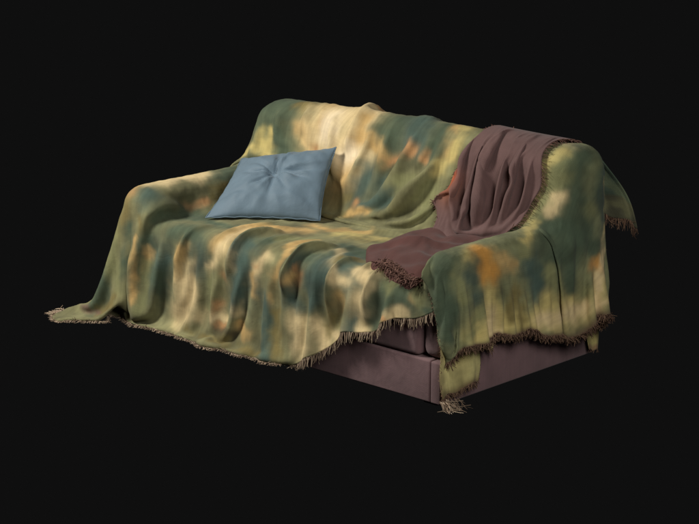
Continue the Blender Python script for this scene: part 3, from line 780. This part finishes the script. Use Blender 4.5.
def hang_strip(name, top, bot, width_fn, colfn, nu=18, nv=26, wav=.008, floor=.006, bulge=0, mix=(.22, .22, .09)):
    """narrow tail of cloth hanging outside the right side, from top to bottom points (left/right pairs)"""
    u = np.linspace(0, 1, nu)[:, None]; v = np.linspace(0, 1, nv)[None]
    A = np.array(top, float); B = np.array(bot, float)
    P = ((A[0]*(1-u[..., None])+A[1]*u[..., None])*(1-v[..., None])+(B[0]*(1-u[..., None])+B[1]*u[..., None])*v[..., None])
    P[..., 0] += wav*np.sin(u*9+v*1.5)+wav*.5*np.sin(u*17+2)+.012*v**2
    P[..., 1] += .006*np.sin(v*7+u*3)
    P[..., 2] = np.maximum(P[..., 2]+.008*np.sin(u*11), floor)
    P[..., 0] += bulge*np.sin(v*math.pi); P[..., 1] += bulge*.6*np.sin(v*math.pi); P[..., 2] += bulge*.5*np.sin(v*math.pi)
    UV = np.stack(np.broadcast_arrays(u*.2, v*.25), -1)
    me = grid_mesh(name, P, UV); c = np.array([colfn(a, b) for a in np.linspace(0, 1, nu) for b in np.linspace(0, 1, nv)])
    q = P.reshape(-1, 3); mo = np.array([noise.fractal(Vector(v)*14, 1, 2, 3) for v in q]); c = c*(1+.5*mo)[:, None]; k = np.clip(mo*1.8, 0, .3)[:, None]; c = c*(1-k)+np.array(mix)*k
    dye(me, c); o = newobj(name, me, M_BLANKET, blanket); refine(o, .003); return P
def tail_col(a, b):
    y = np.array((.68, .60, .25)); br = np.array((.12, .075, .04)); ol = np.array((.22, .20, .09)); ru = np.array((.5, .27, .08))
    c = y*(1-.35*a)+ol*.35*a
    k = math.exp(-((a-.55)/.3)**2-((b-.35)/.15)**2)*.5; c = c*(1-k)+ru*k
    k = math.exp(-((1-b)/.10)**2)*.9+math.exp(-(a/.10)**2)*.6; k = min(k, .9); return c*(1-k)+br*k
Pt = hang_strip('corner_tail', [(W+.006, -.012, .27), (W+.012, .225, .27)], [(W+.008, -.018, .035), (W+.022, .20, .07)], None, tail_col)
Pt2 = hang_strip('fold_tail', [(W+.018, .225, .30), (W+.018, .30, .30)], [(W+.020, .235, .185), (W+.02, .275, .165)], None, lambda a, b: (.40, .35, .15), nu=8, nv=14, wav=.004)
Ps = hang_strip('rear_tail', [(W+.012, .86, .30), (W+.018, .955, .30)], [(W+.012, .885, .03), (W+.016, .955, .015)], None, lambda a, b: (.50, .43, .16) if b < .93 else (.3, .2, .1), nu=8, nv=20, wav=.004)

Pf = hang_strip('rear_flap', [(W-.25, D-.03, .845), (W-.0, D-.03, .845)], [(1.73, .96, .60), (1.925, 1.045, .53)], None, lambda a, b: (.085, .125, .085) if b < .7 else (.10, .10, .06), nu=20, nv=26, wav=.013, bulge=.022)

Y = Yarn()
# front hem
keepf = lambda e: e[0] > 1.0
edge_fringe(Y, Pm[:, -1], Pm[:, -3], (.0042), .042, .0019, 1.0, .5, keep=keepf, jitter=.45)
k_ = Pm[:, -68:, 1]+np.where(Pm[:, -68:, 2] > .05, 9, 0); E_ = np.take_along_axis(Pm[:, -68:], k_.argmin(1)[:, None, None].repeat(3, 2), 1)[:, 0]+np.array((0, -.003, -.002)); E_[:, 2] = np.minimum(E_[:, 2], .012)
edge_fringe(Y, E_, E_+np.array((0, .01, .001)), .004, .020, .0018, .25, .8, keep=lambda e: e[0] <= 1.02, jitter=.8, per=2)
edge_fringe(Y, Pm[0], Pm[2], .006, .020, .0016, .3, .7, jitter=.7, keep=lambda e: e[2] < .1)
Y.build('front_fringe', M_FR, blanket)
Y = Yarn()
edge_fringe(Y, Pa[-1], Pa[-3], .0030, .034, .0019, .5, .8, jitter=.8, per=3)
edge_fringe(Y, Pa[:, 0], Pa[:, 2], .006, .022, .0018, .6, .7, jitter=.6)
edge_fringe(Y, Pa[32:, -1], Pa[32:, -3], .006, .011, .0015, .4, .8, jitter=.8)
edge_fringe(Y, Pf[:, -1], Pf[:, -3], .004, .045, .0018, .6, .7, per=2)
edge_fringe(Y, Pf[0], Pf[2], .006, .014, .0016, .6, .7, keep=lambda e: e[2] < .68)
edge_fringe(Y, Pt[:, -1], Pt[:, -3], .003, .028, .0016, .6, .8, jitter=.8, per=2)
edge_fringe(Y, Pt[0], Pt[2], .006, .010, .0015, .4, .8, jitter=.9)
edge_fringe(Y, Pt[-1], Pt[-3], .006, .010, .0015, .4, .8, jitter=.9, keep=lambda e: e[2] < .25)
edge_fringe(Y, Pt2[:, -1], Pt2[:, -3], .004, .022, .0016, .6, .6)
edge_fringe(Y, Ps[:, -1], Ps[:, -3], .004, .016, .0016, .2, .7, jitter=.6)
Y.build('side_fringe', M_FRD, blanket)
Y = Yarn()
c0 = Pm[0, -1]
for k in range(12):      # loose tassels of the corners lying on the floor
    e = Pm[rnd.randint(0, 18), -1]; tassel(Y, e, (-.8+rnd.uniform(-.3, .3), -.3, 0), .05, 5, .5, .0022, shade=rnd.choice([.3, .7, 1]))
Y.build('tassel', M_FR, blanket); Y = Yarn()
for i in (90, 92): tassel(Y, Pm[i, -1], (-.2, -1, 0), .024, 4, .6, .002, shade=rnd.choice([.5, 1]))
Y.build('tassel', M_FR, blanket); Y = Yarn()
for k in range(14):
    tassel(Y, (W+.02+rnd.uniform(0, .03), -.03+rnd.uniform(0, .09), .03), (1, -.15+rnd.uniform(-.3, .5), -.2), .078, 4, .35, .0021, shade=rnd.choice([.2, .5, 1]))
Y.build('tassel', M_FR, blanket)

# ------------------------------------------------------------------ plum throw
throw = empty('plum_throw', (1.4, .5, HS), 'plum brown fringed throw hanging over the backrest, its end bunched on the seat', 'throw')
Pb, Ub = build_throw(FOLDS_B)
cb = np.tile(np.array((.140, .080, .074)), (Pb.shape[0]*Pb.shape[1], 1)); q = Pb.reshape(-1, 3)
THROW_C = [((.30, .12, .07), .055, (1.29, .61, .65)), ((.56, .13, .045), .042, (1.280, .64, .70))]
for c, r, p in THROW_C:
    k = np.exp(-(np.linalg.norm(q-np.array(p), axis=1)/r)**2)[:, None]*.9; cb = cb*(1-k)+np.array(c)*k
me = grid_mesh('hanging_cloth', Pb, Ub); dye(me, cb); ob = newobj('hanging_cloth', me, M_THROW, throw); refine(ob)
BUNDLE = [(1.278, 0.139), (1.187, 0.253), (1.169, 0.444), (1.19, 0.555), (1.24, .61), (1.35, .63), (1.54, .62), (1.65, 0.52), (1.685, 0.296), (1.705, 0.086), (1.655, -0.005), (1.473, 0.030), (1.36, 0.068)]
def bundle():
    o = curve(BUNDLE+[BUNDLE[0]], 78)[:-1]; m = len(o); c = np.array((1.42, .33)); nr_ = 22
    P = np.zeros((m+1, nr_, 3))
    for i in range(m+1):
        e = o[i % m]
        for j in range(nr_):
            r = 1-j/(nr_-1)*.999
            x, y = c+(e-c)*(r if j else 1.0)
            h = .046*(1-r**3.2)**.6
            h += .022*math.exp(-((x*.5-y*.85-.42)/.035)**2)*(1-r)**.3 if r < 1 else 0
            h += .035*sstep(.42, .60, y)*(1-r**6)
            h += .028*(noise.noise(Vector((x*7, y*9, 3.3)))+.6*noise.noise(Vector((x*17+y*6, y*14, 1.2))))*(1-r**4)
            h += .005*math.sin((x*.75+y)*30)*math.exp(-((r-.6)/.3)**2)*.5
            zb = HS+.022
            if y < .07: zb -= (.07-y)**2*8
            if j == 0: zb -= .012
            P[i, j] = (x, y, zb+max(h, 0)*(1 if x < 1.6 else 1))
    UV = P[..., :2].copy(); me = grid_mesh('bunched_end', P, UV, flip=True)
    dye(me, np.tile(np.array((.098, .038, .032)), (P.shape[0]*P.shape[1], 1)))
    ob_ = newobj('bunched_end', me, M_THROW, throw); refine(ob_, 0); return P
Pk = bundle()
Y = Yarn()
edge_fringe(Y, Pb[-1, 25:], Pb[-3, 25:], .0055, .036, .0015, .2, .30, floor=None, jitter=.25)
Y.build('edge_fringe', M_FRB, throw); Y = Yarn()
edge_fringe(Y, Pb[0, 25:], Pb[2, 25:], .007, .016, .0022, .3, .6, floor=None, jitter=.4)
Y.build('edge_fringe', M_FRB, throw)
Y = Yarn()
ruff = curve([(1.44, .062, .490), (1.50, .045, .490), (1.57, .015, .482), (1.63, -.01, .475), (1.69, -.005, .47)], 66)
for p in ruff:
    for _ in range(5):
        s = np.array((rnd.uniform(-.012, .012), rnd.uniform(-.026, .040), rnd.uniform(-.012, .004)))
        Y.strand(p+s, (rnd.uniform(-.9, .5), -1, .25), rnd.uniform(.022, .042), .0026, .55, .7, HS+.012, seg=6)
Y.build('bunched_fringe', M_FRB, throw)

# ------------------------------------------------------------------ cushion
C00, C10, C01, C11 = [np.array(c) for c in ((.383, .133, .470), (.783, .407, .475), (.133, .58, .640), (.594, .70, .735))]
C00 = np.array((.335, .168, .462)); C10 = np.array((.745, .44, .468)); C01 = np.array((.165, .541, .637)); C11 = np.array((.641, .646, .737))
def cushion():
    n = 61; g = np.linspace(-1, 1, n)
    ax = (C10-C00); ay = (C01-C00); N = np.cross(ax, ay); N /= np.linalg.norm(N)
    if N[2] < 0: N = -N
    tu, tv = -.02, .16       # tuft
    V = []; UVs = []; F = []
    for side in (1, -1):
        for i, u in enumerate(g):
            for j, v in enumerate(g):
                uu = u*(1-.055*(1-v*v)*abs(u)); vv = v*(1-.060*(1-u*u)*abs(v))
                a = (uu+1)/2; b = (vv+1)/2
                p = C00*(1-a)*(1-b)+C10*a*(1-b)+C01*(1-a)*b+C11*a*b
                t = ((1-u**2)*(1-v**2))**.55*.074
                if side > 0:
                    dx, dy = u-tu, v-tv; r = math.hypot(dx, dy*.85); th = math.atan2(dy, dx)
                    t -= .040*math.exp(-(r/.16)**2)+.012*math.exp(-(r/.40)**2)
                    for (a0, h, w, l) in ((.02, .014, .10, .95), (.32, -.010, .10, .8), (-.28, .012, .09, .8), (1.68, .012, .11, .75), (1.35, -.008, .1, .6), (2.55, .009, .12, .6), (3.10, .012, .09, .8), (3.5, -.008, .10, .6),
                                          (4.05, .010, .08, .5), (4.45, -.007, .08, .45), (4.75, .010, .07, .5), (5.25, .008, .09, .5), (5.7, -.007, .1, .6)):
                        da = math.atan2(math.sin(th-a0), math.cos(th-a0))
                        w_ = w*(.6+.4/(r+.35)*.5)
                        t -= 1.5*h*math.exp(-(da/w_)**2)*math.exp(-((r-.26)/(l*.45))**2)*min(1, r/.10)*(1-max(abs(u), abs(v))**6)
                    t += (.010*noise.noise(Vector((u*2.2, v*2.2, .7)))+.005*noise.noise(Vector((u*5+v*2, v*5, 4.7))))*(1-max(abs(u), abs(v))**4)*1.3
                    t -= .006*abs(noise.noise(Vector((math.atan2(v-tv, u-tu)*3.0, 1.2*math.hypot(u-tu, v-tv), 9.1))))*max(abs(u), abs(v))**1.5*(1-max(abs(u), abs(v))**8)*3
                    t -= .006*math.exp(-((v+.55+.12*math.sin(u*4+1))/.06)**2)*math.exp(-((u+.7)/.3)**2)
                else: t *= .75
                t = max(t, 0)
                p = p+N*side*t
                V.append(p); UVs.append((uu*.24, vv*.22))
    off = n*n
    for s in (0, 1):
        for i in range(n-1):
            for j in range(n-1):
                q = [s*off+i*n+j, s*off+(i+1)*n+j, s*off+(i+1)*n+j+1, s*off+i*n+j+1]
                F.append(q if s == 0 else q[::-1])
    me = bpy.data.meshes.new('cushion_cover'); me.from_pydata([tuple(v) for v in V], [], F)
    uv = me.uv_layers.new(name='UVMap')
    for l in me.loops: uv.data[l.index].uv = UVs[l.vertex_index]
    import bmesh
    bm = bmesh.new(); bm.from_mesh(me); bmesh.ops.remove_doubles(bm, verts=bm.verts, dist=.0004)
    for f in bm.faces: f.smooth = True
    bm.to_mesh(me); bm.free()
    root = empty('cushion', tuple((C00+C10)/2), 'square blue cushion with a gathered centre leaning on the backrest beside the left arm', 'cushion')
    o = newobj('cushion_cover', me, M_PILLOW, root); o.matrix_parent_inverse = root.matrix_world.inverted()
    pts = []
    for s in range(4):
        for k in range(24):
            f = k/24*2-1; u, v = [(f, -1), (1, f), (-f, 1), (-1, -f)][s]
            uu = u*(1-.055*(1-v*v)*abs(u)); vv = v*(1-.060*(1-u*u)*abs(v)); a_ = (uu+1)/2; b_ = (vv+1)/2
            pts.append(C00*(1-a_)*(1-b_)+C10*a_*(1-b_)+C01*(1-a_)*b_+C11*a_*b_+N*.002*math.sin(k*1.9+s))
    n_ = len(pts); V2 = []; F2 = []
    for i in range(n_):
        d = pts[(i+1) % n_]-pts[i-1]; d /= np.linalg.norm(d); b = np.cross(d, N)
        for k in range(6): V2.append(tuple(pts[i]+(N*math.cos(k*1.0472)+b*math.sin(k*1.0472))*.0028))
        for k in range(6): F2.append((i*6+k, i*6+(k+1) % 6, ((i+1) % n_)*6+(k+1) % 6, ((i+1) % n_)*6+k))
    m2 = bpy.data.meshes.new('piping'); m2.from_pydata(V2, [], F2); m2.polygons.foreach_set('use_smooth', [True]*len(F2)); newobj('piping', m2, M_PILLOW, root)
    return root, N
cr, CN = cushion()
bpy.context.view_layer.update()
for root in (sofa, blanket, throw, cr):
    inv = root.matrix_world.inverted()
    for ch in root.children: ch.matrix_parent_inverse = inv
